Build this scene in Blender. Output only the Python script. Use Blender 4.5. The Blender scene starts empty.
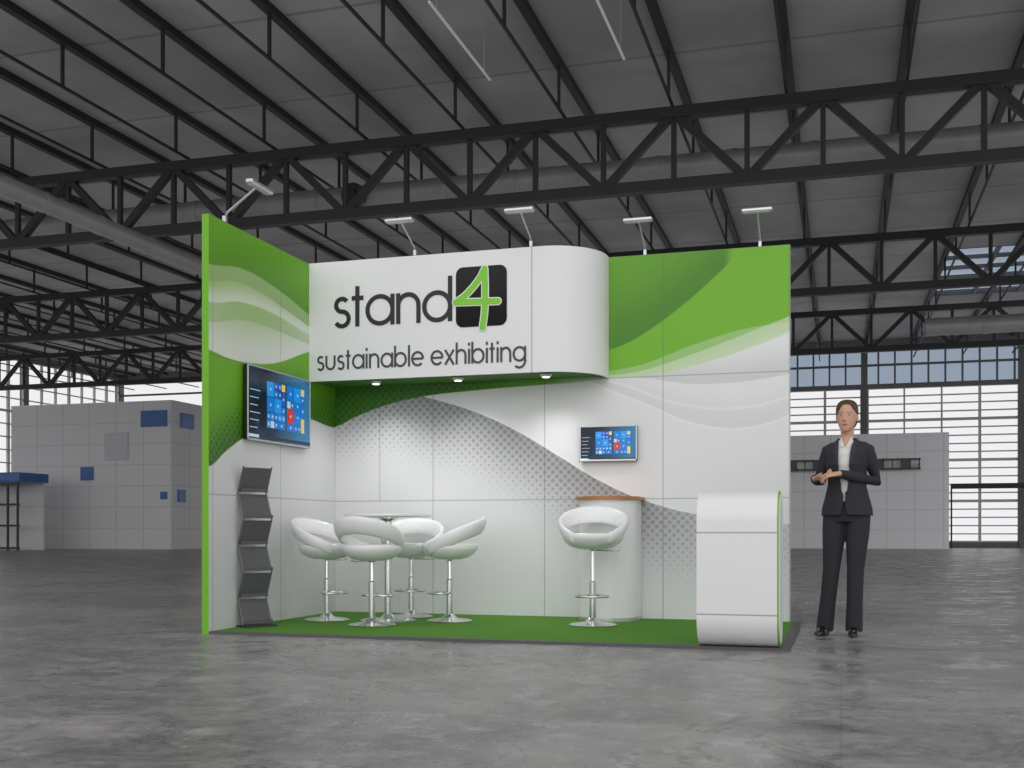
import bpy, bmesh, math, random
from mathutils import Vector, Matrix
from mathutils.bvhtree import BVHTree
random.seed(4)
D = bpy.data
sc = bpy.context.scene
sc.view_settings.view_transform = 'Standard'
V = Vector

# ------------------------------------------------------------------ helpers
def new_obj(name, me=None, mat=None, parent=None, loc=(0, 0, 0), rot=(0, 0, 0), label=None, cat=None, group=None, kind=None):
    o = D.objects.new(name, me)
    sc.collection.objects.link(o)
    if me is not None and mat is not None:
        mats = mat if isinstance(mat, (list, tuple)) else [mat]
        for m in mats:
            me.materials.append(m)
    o.location = loc
    o.rotation_euler = rot
    if parent is not None:
        o.parent = parent
    if label: o["label"] = label
    if cat: o["category"] = cat
    if group: o["group"] = group
    if kind: o["kind"] = kind
    return o

def to_mesh(bm, name='mesh', smooth=False, recalc=True, angle=None):
    if recalc:
        bmesh.ops.recalc_face_normals(bm, faces=bm.faces)
    me = D.meshes.new(name)
    bm.to_mesh(me)
    bm.free()
    if smooth:
        for p in me.polygons: p.use_smooth = True
        if angle is not None:
            try: me.set_sharp_from_angle(angle=math.radians(angle))
            except Exception: pass
    return me

def add_box(bm, a, b, bev=0.0, mi=0):
    x0, y0, z0 = a; x1, y1, z1 = b
    t = bmesh.new()
    bmesh.ops.create_cube(t, size=1)
    for v in t.verts:
        v.co = V(((x0 + x1) / 2 + v.co.x * abs(x1 - x0), (y0 + y1) / 2 + v.co.y * abs(y1 - y0), (z0 + z1) / 2 + v.co.z * abs(z1 - z0)))
    if bev > 0:
        bmesh.ops.bevel(t, geom=t.edges[:], offset=bev, segments=2, affect='EDGES', profile=0.5)
    merge(bm, t, mi)

def merge(bm, t, mi=0):
    mp = {}
    for v in t.verts: mp[v] = bm.verts.new(v.co)
    for f in t.faces:
        try:
            nf = bm.faces.new([mp[v] for v in f.verts]); nf.material_index = mi
        except ValueError: pass
    t.free()

def box_mesh(a, b, bev=0.0):
    bm = bmesh.new(); add_box(bm, a, b, bev); return to_mesh(bm)

def loft(bm, rings, cap=True, closed=True, mi=0):
    rv = [[bm.verts.new(p) for p in r] for r in rings]
    n = len(rv[0])
    for i in range(len(rv) - 1):
        for j in range(n if closed else n - 1):
            k = (j + 1) % n
            f = bm.faces.new((rv[i][j], rv[i][k], rv[i + 1][k], rv[i + 1][j])); f.material_index = mi
    if cap:
        f = bm.faces.new(rv[0][::-1]); f.material_index = mi
        f = bm.faces.new(rv[-1]); f.material_index = mi
    return rv

def zring(cx, cy, z, rx, ry, n=24, p=2.0):
    out = []
    for i in range(n):
        a = 2 * math.pi * i / n
        c, s = math.cos(a), math.sin(a)
        out.append(V((cx + rx * math.copysign(abs(c) ** (2 / p), c), cy + ry * math.copysign(abs(s) ** (2 / p), s), z)))
    return out

def tube(bm, pts, r, seg=10, cap=True, rb=None, mi=0):
    pts = [V(p) for p in pts]
    n = len(pts)
    rs = r if isinstance(r, (list, tuple)) else [r] * n
    rbs = rb if rb is not None else rs
    rings = []
    up = None
    for i, p in enumerate(pts):
        t = (pts[min(i + 1, n - 1)] - pts[max(i - 1, 0)]).normalized()
        if up is None:
            up = V((0, 0, 1)) if abs(t.z) < 0.9 else V((0, 1, 0))
        a = (up - t * up.dot(t)).normalized(); up = a
        b = t.cross(a)
        rings.append([p + a * math.cos(2 * math.pi * k / seg) * rs[i] + b * math.sin(2 * math.pi * k / seg) * rbs[i] for k in range(seg)])
    loft(bm, rings, cap, mi=mi)

def lathe(bm, prof, n=32, c=(0, 0)):
    loft(bm, [zring(c[0], c[1], z, r, r, n) for r, z in prof], True)

def beam_mesh(length, w):
    bm = bmesh.new(); add_box(bm, (0, -w / 2, -w / 2), (length, w / 2, w / 2)); return to_mesh(bm)

def fuse(bm, voxel, it=3, fac=0.5):
    me = to_mesh(bm, 'tmp')
    o = D.objects.new('tmp', me); sc.collection.objects.link(o)
    m = o.modifiers.new('r', 'REMESH'); m.mode = 'VOXEL'; m.voxel_size = voxel
    if it:
        s = o.modifiers.new('s', 'SMOOTH'); s.iterations = it; s.factor = fac
    dg = bpy.context.evaluated_depsgraph_get()
    res = D.meshes.new_from_object(o.evaluated_get(dg))
    D.objects.remove(o); D.meshes.remove(me)
    for p in res.polygons: p.use_smooth = True
    res.materials.clear()
    return res

def cut(me, test, it=8):
    """delete faces where test(center) and relax the open rim into a clean line"""
    bm = bmesh.new(); bm.from_mesh(me)
    bmesh.ops.delete(bm, geom=[f for f in bm.faces if test(f.calc_center_median())], context='FACES')
    for _ in range(it):
        new = {}
        for v in bm.verts:
            if v.is_boundary:
                nb = [e.other_vert(v) for e in v.link_edges if e.is_boundary]
                if len(nb) == 2: new[v] = v.co * 0.4 + (nb[0].co + nb[1].co) * 0.3
        for v, c in new.items(): v.co = c
    return to_mesh(bm, smooth=True, recalc=False)

# ------------------------------------------------------------------ node helper
class G:
    def __init__(s, name):
        s.mat = D.materials.new(name); s.mat.use_nodes = True
        s.nt = s.mat.node_tree; s.b = s.nt.nodes['Principled BSDF']
    def put(s, sock, v):
        if isinstance(v, bpy.types.NodeSocket): s.nt.links.new(v, sock)
        else:
            try: sock.default_value = v
            except Exception: sock.default_value = (*v, 1.0)
    def m(s, op, a, b=0.0, c=0.0, clamp=False):
        n = s.nt.nodes.new('ShaderNodeMath'); n.operation = op; n.use_clamp = clamp
        s.put(n.inputs[0], a); s.put(n.inputs[1], b); s.put(n.inputs[2], c)
        return n.outputs[0]
    def mix(s, f, a, b):
        n = s.nt.nodes.new('ShaderNodeMix'); n.data_type = 'RGBA'
        s.put(n.inputs[0], f); s.put(n.inputs[6], a if isinstance(a, bpy.types.NodeSocket) else (*a, 1)); s.put(n.inputs[7], b if isinstance(b, bpy.types.NodeSocket) else (*b, 1))
        return n.outputs[2]
    def xyz(s):
        t = s.nt.nodes.new('ShaderNodeTexCoord'); q = s.nt.nodes.new('ShaderNodeSeparateXYZ')
        s.nt.links.new(t.outputs['Object'], q.inputs[0]); s.tc = t
        return q.outputs[0], q.outputs[1], q.outputs[2]
    def noise(s, scale, detail=4, rough=0.5, stretch=None, dist=0.0):
        t = s.nt.nodes.new('ShaderNodeTexCoord')
        n = s.nt.nodes.new('ShaderNodeTexNoise'); n.inputs['Scale'].default_value = scale; n.inputs['Detail'].default_value = detail; n.inputs['Roughness'].default_value = rough; n.inputs['Distortion'].default_value = dist
        if stretch:
            mp = s.nt.nodes.new('ShaderNodeMapping'); mp.inputs['Scale'].default_value = stretch
            s.nt.links.new(t.outputs['Object'], mp.inputs[0]); s.nt.links.new(mp.outputs[0], n.inputs['Vector'])
        else: s.nt.links.new(t.outputs['Object'], n.inputs['Vector'])
        return n.outputs[0]
    def curve(s, x, pts):
        n = s.nt.nodes.new('ShaderNodeFloatCurve'); c = n.mapping.curves[0]
        pts = sorted(pts)
        P = []
        for p in pts:
            q = (min(max(p[0], 0), 1), min(max(p[1], 0), 1))
            if P and q[0] - P[-1][0] < 1e-4: continue
            P.append(q)
        if P[0][0] > 0.001: P.insert(0, (0.0, P[0][1]))
        if P[-1][0] < 0.999: P.append((1.0, P[-1][1]))
        c.points[0].location = P[0]; c.points[1].location = P[-1]
        for p in P[1:-1]: c.points.new(*p)
        n.mapping.update()
        s.put(n.inputs['Value'], x)
        return n.outputs[0]
    def ramp01(s, v, lo, hi):
        n = s.nt.nodes.new('ShaderNodeMapRange'); n.interpolation_type = 'SMOOTHSTEP'
        s.put(n.inputs[0], v); n.inputs[1].default_value = lo; n.inputs[2].default_value = hi
        return n.outputs[0]
    def bump(s, h, strength=0.2, dist=0.01):
        n = s.nt.nodes.new('ShaderNodeBump'); n.inputs['Strength'].default_value = strength; n.inputs['Distance'].default_value = dist
        s.put(n.inputs['Height'], h); s.nt.links.new(n.outputs[0], s.b.inputs['Normal'])

def srgb(r, g, b):
    f = lambda c: (c / 255 / 12.92) if c / 255 <= 0.04045 else ((c / 255 + 0.055) / 1.055) ** 2.4
    return (f(r), f(g), f(b))

def mat(name, col, rough=0.5, metal=0.0, var=0.06, scale=30, emit=None, es=1.0, bump=0.0):
    g = G(name)
    nz = g.noise(scale)
    c2 = tuple(max(0, c * (1 - var * 2)) for c in col)
    c1 = tuple(min(1, c * (1 + var)) for c in col)
    g.put(g.b.inputs['Base Color'], g.mix(nz, c2, c1))
    g.b.inputs['Roughness'].default_value = rough; g.b.inputs['Metallic'].default_value = metal
    if emit is not None:
        g.b.inputs['Emission Color'].default_value = (*emit, 1); g.b.inputs['Emission Strength'].default_value = es
    if bump: g.bump(nz, bump, 0.003)
    return g.mat

# ------------------------------------------------------------------ survey of the stand
TH = math.atan(329 / 1104.0); F = 1104.0; HZ = 531.0; CH = 0.736
SN, CS = math.sin(TH), math.cos(TH)
BY = 8.98; FY = 6.925; LX = -4.32; HEAD_Y = 8.47; RX = -0.385
def ray(px):
    u = (px - 512) / F
    return (-SN + CS * u, CS + SN * u)
def onY(px, py, Y):
    dx, dy = ray(px); d = Y / dy
    return d * dx, CH + (HZ - py) / F * d
def onX(px, py, X):
    dx, dy = ray(px); d = X / dx
    return d * dy, CH + (HZ - py) / F * d
def Wp(px, py):
    x, z = onY(px, py, BY); return ((x + 4.39) / 4.0, z / 3.0)
def Lp(px, py):
    y, z = onX(px, py, LX); return ((y - FY) / 2.06, z / 3.0)

# ------------------------------------------------------------------ camera
cam = D.cameras.new('camera'); co = D.objects.new('camera', cam); sc.collection.objects.link(co)
co.location = (0, 0, CH); co.rotation_euler = (math.pi / 2, 0, TH)
cam.sensor_width = 36; cam.lens = F / 1024 * 36; cam.shift_y = (HZ - 384) / 1024; cam.clip_end = 300
sc.camera = co

# ------------------------------------------------------------------ world and added fill light
w = D.worlds.new('world'); sc.world = w; w.use_nodes = True
bg = w.node_tree.nodes['Background']
bg.inputs[0].default_value = (0.97, 0.97, 0.99, 1); bg.inputs[1].default_value = 0.90
L = D.lights.new('roof_fill', 'AREA'); L.shape = 'RECTANGLE'; L.size = 50; L.size_y = 40; L.energy = 1250; L.color = (0.98, 0.98, 1)  # added fill aimed up to brighten the roof, no real fitting here
lo = D.objects.new('roof_fill', L); sc.collection.objects.link(lo); lo.location = (-12, 31, 5.9); lo.rotation_euler = (math.pi, 0, 0)
L = D.lights.new('front_fill', 'SUN'); L.energy = 0.85; L.angle = math.radians(70)  # added soft fill from behind the camera for block fronts and floor, not sunshine
lo = D.objects.new('front_fill', L); sc.collection.objects.link(lo); lo.rotation_euler = V((-0.25, 1, -0.32)).to_track_quat('-Z', 'Y').to_euler()

# ------------------------------------------------------------------ materials
GREEN = srgb(112, 178, 30)
white = mat('white_panel', (0.78, 0.78, 0.77), 0.45, var=0.015)
white_gloss = mat('white_gloss', (0.80, 0.80, 0.80), 0.25, var=0.01)
green_m = mat('green_edge', GREEN, 0.5, var=0.03)
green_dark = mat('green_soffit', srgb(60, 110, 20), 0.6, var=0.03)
steel = mat('dark_steel', (0.014, 0.014, 0.016), 0.6, 0.0, var=0.2)
chrome = mat('chrome', (0.75, 0.75, 0.76), 0.18, 1.0, var=0.02)
alu = mat('aluminium', (0.62, 0.63, 0.64), 0.35, 0.8, var=0.03)
duct_m = mat('galvanised_duct', (0.26, 0.26, 0.27), 0.45, 0.2, var=0.15, scale=3)
black_m = mat('black_plastic', (0.012, 0.012, 0.013), 0.3, var=0.1)
ink = mat('black_ink', (0.012, 0.012, 0.012), 0.5, var=0.1)
grayink = mat('grey_ink', (0.055, 0.055, 0.06), 0.5, var=0.1)
lime = mat('lime_ink', srgb(125, 200, 40), 0.4, var=0.02)
whiteink = mat('white_ink', (0.85, 0.85, 0.85), 0.4, var=0.01)

# floor
g = G('polished_concrete')
n1 = g.noise(0.55, 10, 0.68, dist=0.6); n2 = g.noise(0.12, 5, 0.55, dist=0.3); n3 = g.noise(5.5, 9, 0.8); n4 = g.noise(2.3, 10, 0.78, dist=1.0)
x, y, z = g.xyz()
v = g.m('ADD', g.m('MULTIPLY', g.ramp01(n1, 0.40, 0.60), 0.38), g.m('ADD', g.m('MULTIPLY', g.ramp01(n2, 0.38, 0.62), 0.17), g.m('MULTIPLY', g.ramp01(n4, 0.38, 0.62), 0.45)))
jx = g.m('ABSOLUTE', g.m('SUBTRACT', g.m('FRACT', g.m('DIVIDE', x, 5.0)), 0.5))
jy = g.m('ABSOLUTE', g.m('SUBTRACT', g.m('FRACT', g.m('DIVIDE', y, 5.0)), 0.5))
j = g.m('MAXIMUM', g.ramp01(jx, 0.4988, 0.4996), g.ramp01(jy, 0.4988, 0.4996))
col = g.mix(v, srgb(92, 90, 90), srgb(160, 157, 155))
col = g.mix(g.m('MULTIPLY', g.ramp01(n3, 0.48, 0.66), 0.4), col, srgb(190, 187, 184))
for sc_, wd_ in ((0.45, 0.010), (1.1, 0.008)):
    crack = g.m('SUBTRACT', 1.0, g.ramp01(g.m('ABSOLUTE', g.m('SUBTRACT', g.noise(sc_, 6, 0.7, dist=0.8), 0.5)), 0.0, wd_))
    col = g.mix(g.m('MULTIPLY', crack, 0.45), col, srgb(68, 67, 67))
col = g.mix(g.m('MULTIPLY', j, 0.25), col, srgb(70, 70, 72))
g.put(g.b.inputs['Base Color'], col)
g.put(g.b.inputs['Roughness'], g.m('ADD', g.m('MULTIPLY', g.ramp01(n4, 0.35, 0.65), 0.26), 0.22))
g.b.inputs['Specular IOR Level'].default_value = 0.5
g.bump(n3, 0.05, 0.006)
floor_m = g.mat
# roof
g = G('roof_sheet')
x, y, z = g.xyz()
f = g.m('ABSOLUTE', g.m('SUBTRACT', g.m('FRACT', g.m('DIVIDE', y, 3.3)), 0.5))
s = g.ramp01(f, 0.48, 0.495)
nz = g.noise(0.25, 4, 0.6)
col = g.mix(g.ramp01(nz, 0.35, 0.65), (0.25, 0.25, 0.255), (0.35, 0.35, 0.355))
g.put(g.b.inputs['Base Color'], g.mix(g.m('MULTIPLY', s, 0.5), col, (0.1, 0.1, 0.105)))
g.b.inputs['Roughness'].default_value = 0.8
roof_m = g.mat

# ------------------------------------------------------------------ hall shell
HX0, HX1, HY0, HY1, RZ = -38.0, 14.0, 8.0, 52.0, 9.3
SX0, SX1, SY0, SY1 = 3.1, 9.1, 36.0, 43.0
bm = bmesh.new(); add_box(bm, (-46, -14, -0.2), (26, 60, 0)); new_obj('floor', to_mesh(bm), floor_m, kind='structure', label='polished grey concrete hall floor with mottled stains', cat='floor')
bm = bmesh.new()
add_box(bm, (HX0 - 0.3, HY0, RZ), (SX0, HY1 + 0.3, RZ + 0.2)); add_box(bm, (SX1, HY0, RZ), (HX1, HY1 + 0.3, RZ + 0.2))
add_box(bm, (SX0, HY0, RZ), (SX1, SY0, RZ + 0.2)); add_box(bm, (SX0, SY1, RZ), (SX1, HY1 + 0.3, RZ + 0.2))
new_obj('ceiling', to_mesh(bm), roof_m, kind='structure', label='dark grey sheet roof of the exhibition hall', cat='ceiling')

wall_paint = mat('dark_wall_frame', (0.12, 0.12, 0.125), 0.6, var=0.1, scale=2)
mull = mat('window_mullion', (0.50, 0.45, 0.43), 0.5, var=0.05)
g = G('blue_glass'); tr = g.nt.nodes.new('ShaderNodeBsdfTransparent'); tr.inputs[0].default_value = (0.66, 0.72, 0.79, 1)
ms = g.nt.nodes.new('ShaderNodeMixShader'); ms.inputs[0].default_value = 0.15
g.put(g.b.inputs['Base Color'], g.mix(g.noise(1.0), (0.1, 0.15, 0.25), (0.2, 0.28, 0.4))); g.b.inputs['Roughness'].default_value = 0.1
g.nt.links.new(tr.outputs[0], ms.inputs[1]); g.nt.links.new(g.b.outputs[0], ms.inputs[2]); g.nt.links.new(ms.outputs[0], g.nt.nodes['Material Output'].inputs[0])
blueglass = g.mat
def window_mesh(wd, ht, hs=0.62, vs=1.08, ht_=0.052):
    bm = bmesh.new()
    t = 0.07
    nx = max(1, round(wd / vs))
    for i in range(nx + 1):
        x = wd * i / nx; ww = t * (1.0 if i % 3 else 1.6)
        add_box(bm, (x - ww / 2, -0.06, 0), (x + ww / 2, 0.06, ht))
    nz = round(ht / hs)
    for k in range(nz + 1):
        zz = ht * k / nz; ww = ht_ * (1 if k % 5 else 2.2)
        add_box(bm, (0, -0.05, zz - ww / 2), (wd, 0.05, zz + ww / 2))
    return to_mesh(bm)
NW = 8; bw = (HX1 - HX0) / NW
bm = bmesh.new()
for i in range(NW + 1):
    x = HX0 + bw * i; add_box(bm, (x - 0.14, HY1 - 0.15, 0), (x + 0.14, HY1 + 0.2, RZ))
add_box(bm, (HX0, HY1 - 0.1, 0), (HX1, HY1 + 0.15, 0.25))
add_box(bm, (HX0, HY1 - 0.12, 7.1), (HX1, HY1 + 0.15, 7.3))
for i in range(48):
    x = HX0 + 20 + i * 0.7
    if x < HX1: add_box(bm, (x - 0.04, HY1 - 0.05, 7.3), (x + 0.04, HY1 + 0.03, 9.0))
add_box(bm, (HX0, HY1 - 0.06, 8.1), (HX1, HY1 + 0.03, 8.2))
add_box(bm, (HX0, HY1 - 0.12, 9.0), (HX1, HY1 + 0.15, RZ))
new_obj('wall_back', to_mesh(bm), wall_paint, kind='structure', label='steel framed glazed end wall of the hall', cat='wall')
wm = window_mesh(bw - 0.28, 6.85, 0.36, 1.55, 0.055); wm.materials.append(mull)
for i in range(NW):
    new_obj('window_%d' % (i + 1), wm, None, loc=(HX0 + bw * i + 0.14, HY1 + 0.02, 0.25), kind='structure', label='tall bright louvred hall window', cat='window')
bm = bmesh.new(); add_box(bm, (HX0 + 20, HY1 + 0.04, 7.3), (HX1, HY1 + 0.08, 9.0)); new_obj('window_%d' % (NW + 1), to_mesh(bm), blueglass, kind='structure', label='pale blue clerestory glass strip', cat='window')
NS = 6; sw = (HY1 - HY0) / NS
bm = bmesh.new()
for i in range(NS + 1):
    y = HY0 + sw * i; add_box(bm, (HX0 - 0.2, y - 0.14, 0), (HX0 + 0.1, y + 0.14, RZ))
add_box(bm, (HX0 - 0.15, HY0, 0), (HX0 + 0.08, HY1, 0.25)); add_box(bm, (HX0 - 0.15, HY0, 8.95), (HX0 + 0.08, HY1, RZ))
new_obj('wall_left', to_mesh(bm), wall_paint, kind='structure', label='steel framed glazed side wall of the hall', cat='wall')
wm2 = window_mesh(sw - 0.28, 8.7); wm2.materials.append(mull)
for i in range(NS):
    new_obj('window_%d' % (NW + 2 + i), wm2, None, loc=(HX0, HY0 + sw * i + 0.14, 0.25), rot=(0, 0, math.pi / 2), kind='structure', label='tall bright multi-pane side window', cat='window')
bm = bmesh.new()
for i in range(5):
    x = SX0 + (SX1 - SX0) * i / 4; add_box(bm, (x - 0.05, SY0, RZ), (x + 0.05, SY1, RZ + 0.15))
for i in range(6):
    y = SY0 + (SY1 - SY0) * i / 5; add_box(bm, (SX0, y - 0.05, RZ), (SX1, y + 0.05, RZ + 0.12))
new_obj('window_%d' % (NW + NS + 2), to_mesh(bm), wall_paint, kind='structure', label='bright roof skylight with dark bars', cat='skylight')
bm = bmesh.new(); add_box(bm, (SX0, SY0, RZ + 0.16), (SX1, SY1, RZ + 0.18)); new_obj('window_%d' % (NW + NS + 3), to_mesh(bm), blueglass, kind='structure', label='bluish skylight glazing', cat='skylight')

# ------------------------------------------------------------------ trusses
TB, TT = 7.0, 8.3
hb = 1.3
diagL = math.hypot(hb, TT - TB)
diag_me = beam_mesh(diagL, 0.14); diag_me.materials.append(steel)
post_me = beam_mesh(TT - TB, 0.09); post_me.materials.append(steel)
chord_me = beam_mesh(HX1 - HX0, 0.2); chord_me.materials.append(steel)
for ty in (20.0, 30.0, 40.0):
    e = new_obj('roof_truss', loc=(HX0, ty, TB), label='dark steel roof truss with diagonal bracing spanning the hall', cat='roof truss', group='hall roof trusses')
    new_obj('bottom_chord', chord_me, parent=e); new_obj('top_chord', chord_me, parent=e, loc=(0, 0, TT - TB))
    nb = int((HX1 - HX0) / (2 * hb))
    ang = math.atan2(TT - TB, hb)
    for i in range(nb):
        x0 = i * 2 * hb
        new_obj('diagonal_brace', diag_me, parent=e, loc=(x0, 0, 0), rot=(0, -ang, 0))
        new_obj('diagonal_brace', diag_me, parent=e, loc=(x0 + 2 * hb, 0, 0), rot=(0, -(math.pi - ang), 0))
        new_obj('vertical_post', post_me, parent=e, loc=(x0 + hb, 0, 0), rot=(0, -math.pi / 2, 0))
        new_obj('vertical_post', post_me, parent=e, loc=(x0, 0, 0), rot=(0, -math.pi / 2, 0))
# joists
JL = HY1 - HY0 - 0.3
bm = bmesh.new(); add_box(bm, (-0.07, 0, -0.14), (0.07, JL, 0)); jt = to_mesh(bm); jt.materials.append(steel)
bm = bmesh.new(); add_box(bm, (-0.022, 0, -0.045), (0.022, JL, 0)); jb = to_mesh(bm); jb.materials.append(steel)
jp = beam_mesh(0.82, 0.05); jp.materials.append(steel)
xx = -0.92 - 36
while xx < HX1:
    e = new_obj('roof_joist', loc=(xx, HY0 + 0.1, RZ), label='slim dark steel roof joist with thin hangers below the roof', cat='roof joist', group='hall roof joists')
    new_obj('top_chord', jt, parent=e); new_obj('bottom_chord', jb, parent=e, loc=(0, 0, -0.85))
    for k in range(13):
        new_obj('hanger', jp, parent=e, loc=(0, 1.2 + k * 3.4, -0.86), rot=(0, -math.pi / 2, 0))
    xx += 2.0

# ducts
def duct(a, b, r, label, extra=None):
    a = V(a); b = V(b); e = new_obj('ventilation_duct', loc=a, label=label, cat='air duct')
    bm = bmesh.new(); d = b - a; L = d.length; n = int(L / 1.5)
    pts = []; rs = []
    for i in range(n + 1):
        t = i / n
        for dt, k in ((-0.02, 1), (-0.019, 1.06), (0.019, 1.06), (0.02, 1)):
            tt = t + dt * 1.5 / L * 2
            if 0 <= tt <= 1: pts.append(d * tt); rs.append(r * k)
    tube(bm, pts, rs, 20)
    new_obj('duct_pipe', to_mesh(bm, smooth=True, angle=40), duct_m, parent=e)
    return e
e = duct((-20, 22, 7.98), (4, 22, 7.98), 0.24, 'long round galvanised air duct running behind the truss')
bm = bmesh.new()
tube(bm, [(10.05, -0.2, -0.1), (10.05, -0.45, -0.1), (10.05, -0.5, -0.1)], [0.2, 0.26, 0.26], 20)
tube(bm, [(10.05, -0.5, -0.1), (10.05, -0.56, -0.1)], [0.12, 0.10], 16)
new_obj('air_nozzle', to_mesh(bm, smooth=True, angle=40), steel, parent=e)
duct((-13.4, 10, 6.5), (-13.4, 44, 6.5), 0.17, 'round galvanised air duct hung below the trusses')
duct((2.2, 33, 6.45), (13.5, 33, 6.45), 0.25, 'round galvanised air duct beside the glazed wall')

# hanging linear lamps
lamp_em = mat('lamp_tube', (0.8, 0.8, 0.8), 0.4, var=0.01)
for (lx, y0, y1) in ((-5.42, 14.2, 16.95), (-3.2, 14.2, 16.8)):
    e = new_obj('linear_lamp', loc=(lx, y0, 8.0), label='slim white tube lamp hung from the roof', cat='ceiling lamp', group='hanging tube lamps')
    bm = bmesh.new(); add_box(bm, (-0.018, 0, -0.012), (0.018, y1 - y0, 0.02), 0.005); new_obj('lamp_tube', to_mesh(bm), lamp_em, parent=e)
    for k in (0.3, y1 - y0 - 0.3):
        bm = bmesh.new(); tube(bm, [(0, k, 0.02), (0, k, RZ - 8.0)], 0.012, 6); new_obj('hanger_rod', to_mesh(bm), alu, parent=e)

# ------------------------------------------------------------------ blocks in the hall
def panel_mat(name, c, pw, ph, line=0.55):
    g = G(name); x, y, z = g.xyz()
    a = g.m('ABSOLUTE', g.m('SUBTRACT', g.m('FRACT', g.m('DIVIDE', g.m('ADD', x, y), pw)), 0.5))
    b = g.m('ABSOLUTE', g.m('SUBTRACT', g.m('FRACT', g.m('DIVIDE', z, ph)), 0.5))
    s = g.m('MAXIMUM', g.ramp01(a, 0.47, 0.49), g.ramp01(b, 0.47, 0.49))
    g.put(g.b.inputs['Base Color'], g.mix(g.m('MULTIPLY', s, line), c, tuple(q * 0.35 for q in c)))
    g.b.inputs['Roughness'].default_value = 0.6
    return g.mat
pm1 = panel_mat('grey_cladding', (0.74, 0.74, 0.75), 1.28, 0.85, 0.3)
pm2 = panel_mat('white_cladding', (0.88, 0.88, 0.89), 1.1, 0.8, 0.3)
blue_s = mat('blue_panel', srgb(65, 110, 175), 0.3, var=0.2, scale=2)
e = new_obj('modular_building', loc=(-33.2, 38.2, 0), label='pale grey panelled block building with blue windows', cat='building')
new_obj('body', box_mesh((0, 0, 0), (7.7, 2.6, 5.95)), pm1, parent=e)
def bwin(x0, z0, x1, z1, side=False, m=blue_s):
    if side: me = box_mesh((7.69, x0, z0), (7.76, x1, z1), 0.01)
    else: me = box_mesh((x0, -0.06, z0), (x1, 0.01, z1), 0.01)
    new_obj('window_panel', me, m, parent=e)
bwin(6.3, 4.9, 7.5, 5.55); bwin(0.6, 4.9, 1.5, 5.5, True); bwin(3.45, 2.8, 4.05, 3.35); bwin(7.2, 2.0, 7.5, 2.3)
bwin(4.6, 3.6, 5.7, 4.7, m=mat('grey_pane', (0.58, 0.58, 0.61), 0.3)); bwin(0.4, 1.9, 0.9, 2.4, True)
# kiosk
redbrown = mat('brown_shutter', (0.05, 0.035, 0.035), 0.5)
e = new_obj('ticket_kiosk', loc=(-33.4, 34.6, 0), label='dark gated kiosk with a blue canopy', cat='kiosk')
bm = bmesh.new()
for i in range(9):
    add_box(bm, (i * 0.45, -0.04, 0), (i * 0.45 + 0.06, 0.03, 2.55))
for zz in (0.05, 0.9, 1.7, 2.45): add_box(bm, (0, -0.05, zz), (3.7, 0.03, zz + 0.08))
new_obj('gate', to_mesh(bm), redbrown, parent=e)
new_obj('back_panel', box_mesh((0, 1.3, 0), (3.7, 1.4, 2.6)), pm1, parent=e)
new_obj('canopy', box_mesh((-0.1, -0.15, 2.6), (3.8, 1.5, 2.95), 0.03), blue_s, parent=e)
# right building
e = new_obj('modular_building', loc=(-7.0, 48, 0), label='white panelled block building beside the glazed wall', cat='building')
new_obj('body', box_mesh((0, 0, 0), (11.2, 3, 4.75)), pm2, parent=e)
bm = bmesh.new()
add_box(bm, (4.5, -0.35, 3.62), (10.1, -0.25, 3.70)); add_box(bm, (4.5, -0.35, 3.24), (10.1, -0.25, 3.32))
for i in range(17): add_box(bm, (4.5 + i * 0.345, -0.35, 3.24), (4.55 + i * 0.345, -0.25, 3.70))
for i in (0, 1, 4, 5, 6, 10, 11, 14): add_box(bm, (4.5 + i * 0.345, -0.33, 3.27), (4.5 + (i + 1) * 0.345, -0.27, 3.68))
for i in (0, 8, 16): add_box(bm, (4.5 + i * 0.345, -0.3, 3.4), (4.56 + i * 0.345, 0.0, 3.5))
new_obj('sign_frame', to_mesh(bm), black_m, parent=e)
e = new_obj('hall_railing', loc=(4.4, 49.5, 0), label='dark steel crossbar on posts by the windows', cat='railing')
bm = bmesh.new(); add_box(bm, (0, 0, 2.5), (8, 0.1, 2.72)); new_obj('crossbar', to_mesh(bm), steel, parent=e)
for i in range(3):
    new_obj('post', box_mesh((i * 3.9, 0, 0), (i * 3.9 + 0.06, 0.1, 2.5)), steel, parent=e)

# ------------------------------------------------------------------ printed graphics
def seams(g, s, z, col, width=0.004):
    a = g.m('ABSOLUTE', g.m('SUBTRACT', g.m('FRACT', g.m('ADD', s, 0.5)), 0.5))
    b = g.m('ABSOLUTE', g.m('SUBTRACT', g.m('FRACT', g.m('ADD', z, 0.5)), 0.5))
    sm = g.m('SUBTRACT', 1.0, g.ramp01(g.m('MINIMUM', a, b), 0.002, 0.006))
    return g.mix(g.m('MULTIPLY', sm, 0.5), col, (0.12, 0.12, 0.12))
def dots(g, s, z, pitch, rad):
    """round dots on a staggered grid: two offset square lattices"""
    out = None
    for off in (0.0, 0.5):
        u = g.m('ADD', g.m('DIVIDE', s, pitch * 1.3), off); v = g.m('ADD', g.m('DIVIDE', z, pitch * 1.3), off)
        fu = g.m('SUBTRACT', g.m('FRACT', u), 0.5); fv = g.m('SUBTRACT', g.m('FRACT', v), 0.5)
        dd = g.m('SQRT', g.m('ADD', g.m('MULTIPLY', fu, fu), g.m('MULTIPLY', fv, fv)))
        k = g.ramp01(g.m('SUBTRACT', rad, dd), -0.04, 0.05)
        out = k if out is None else g.m('MAXIMUM', out, k)
    return out
WHT = (0.78, 0.78, 0.78)

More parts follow.
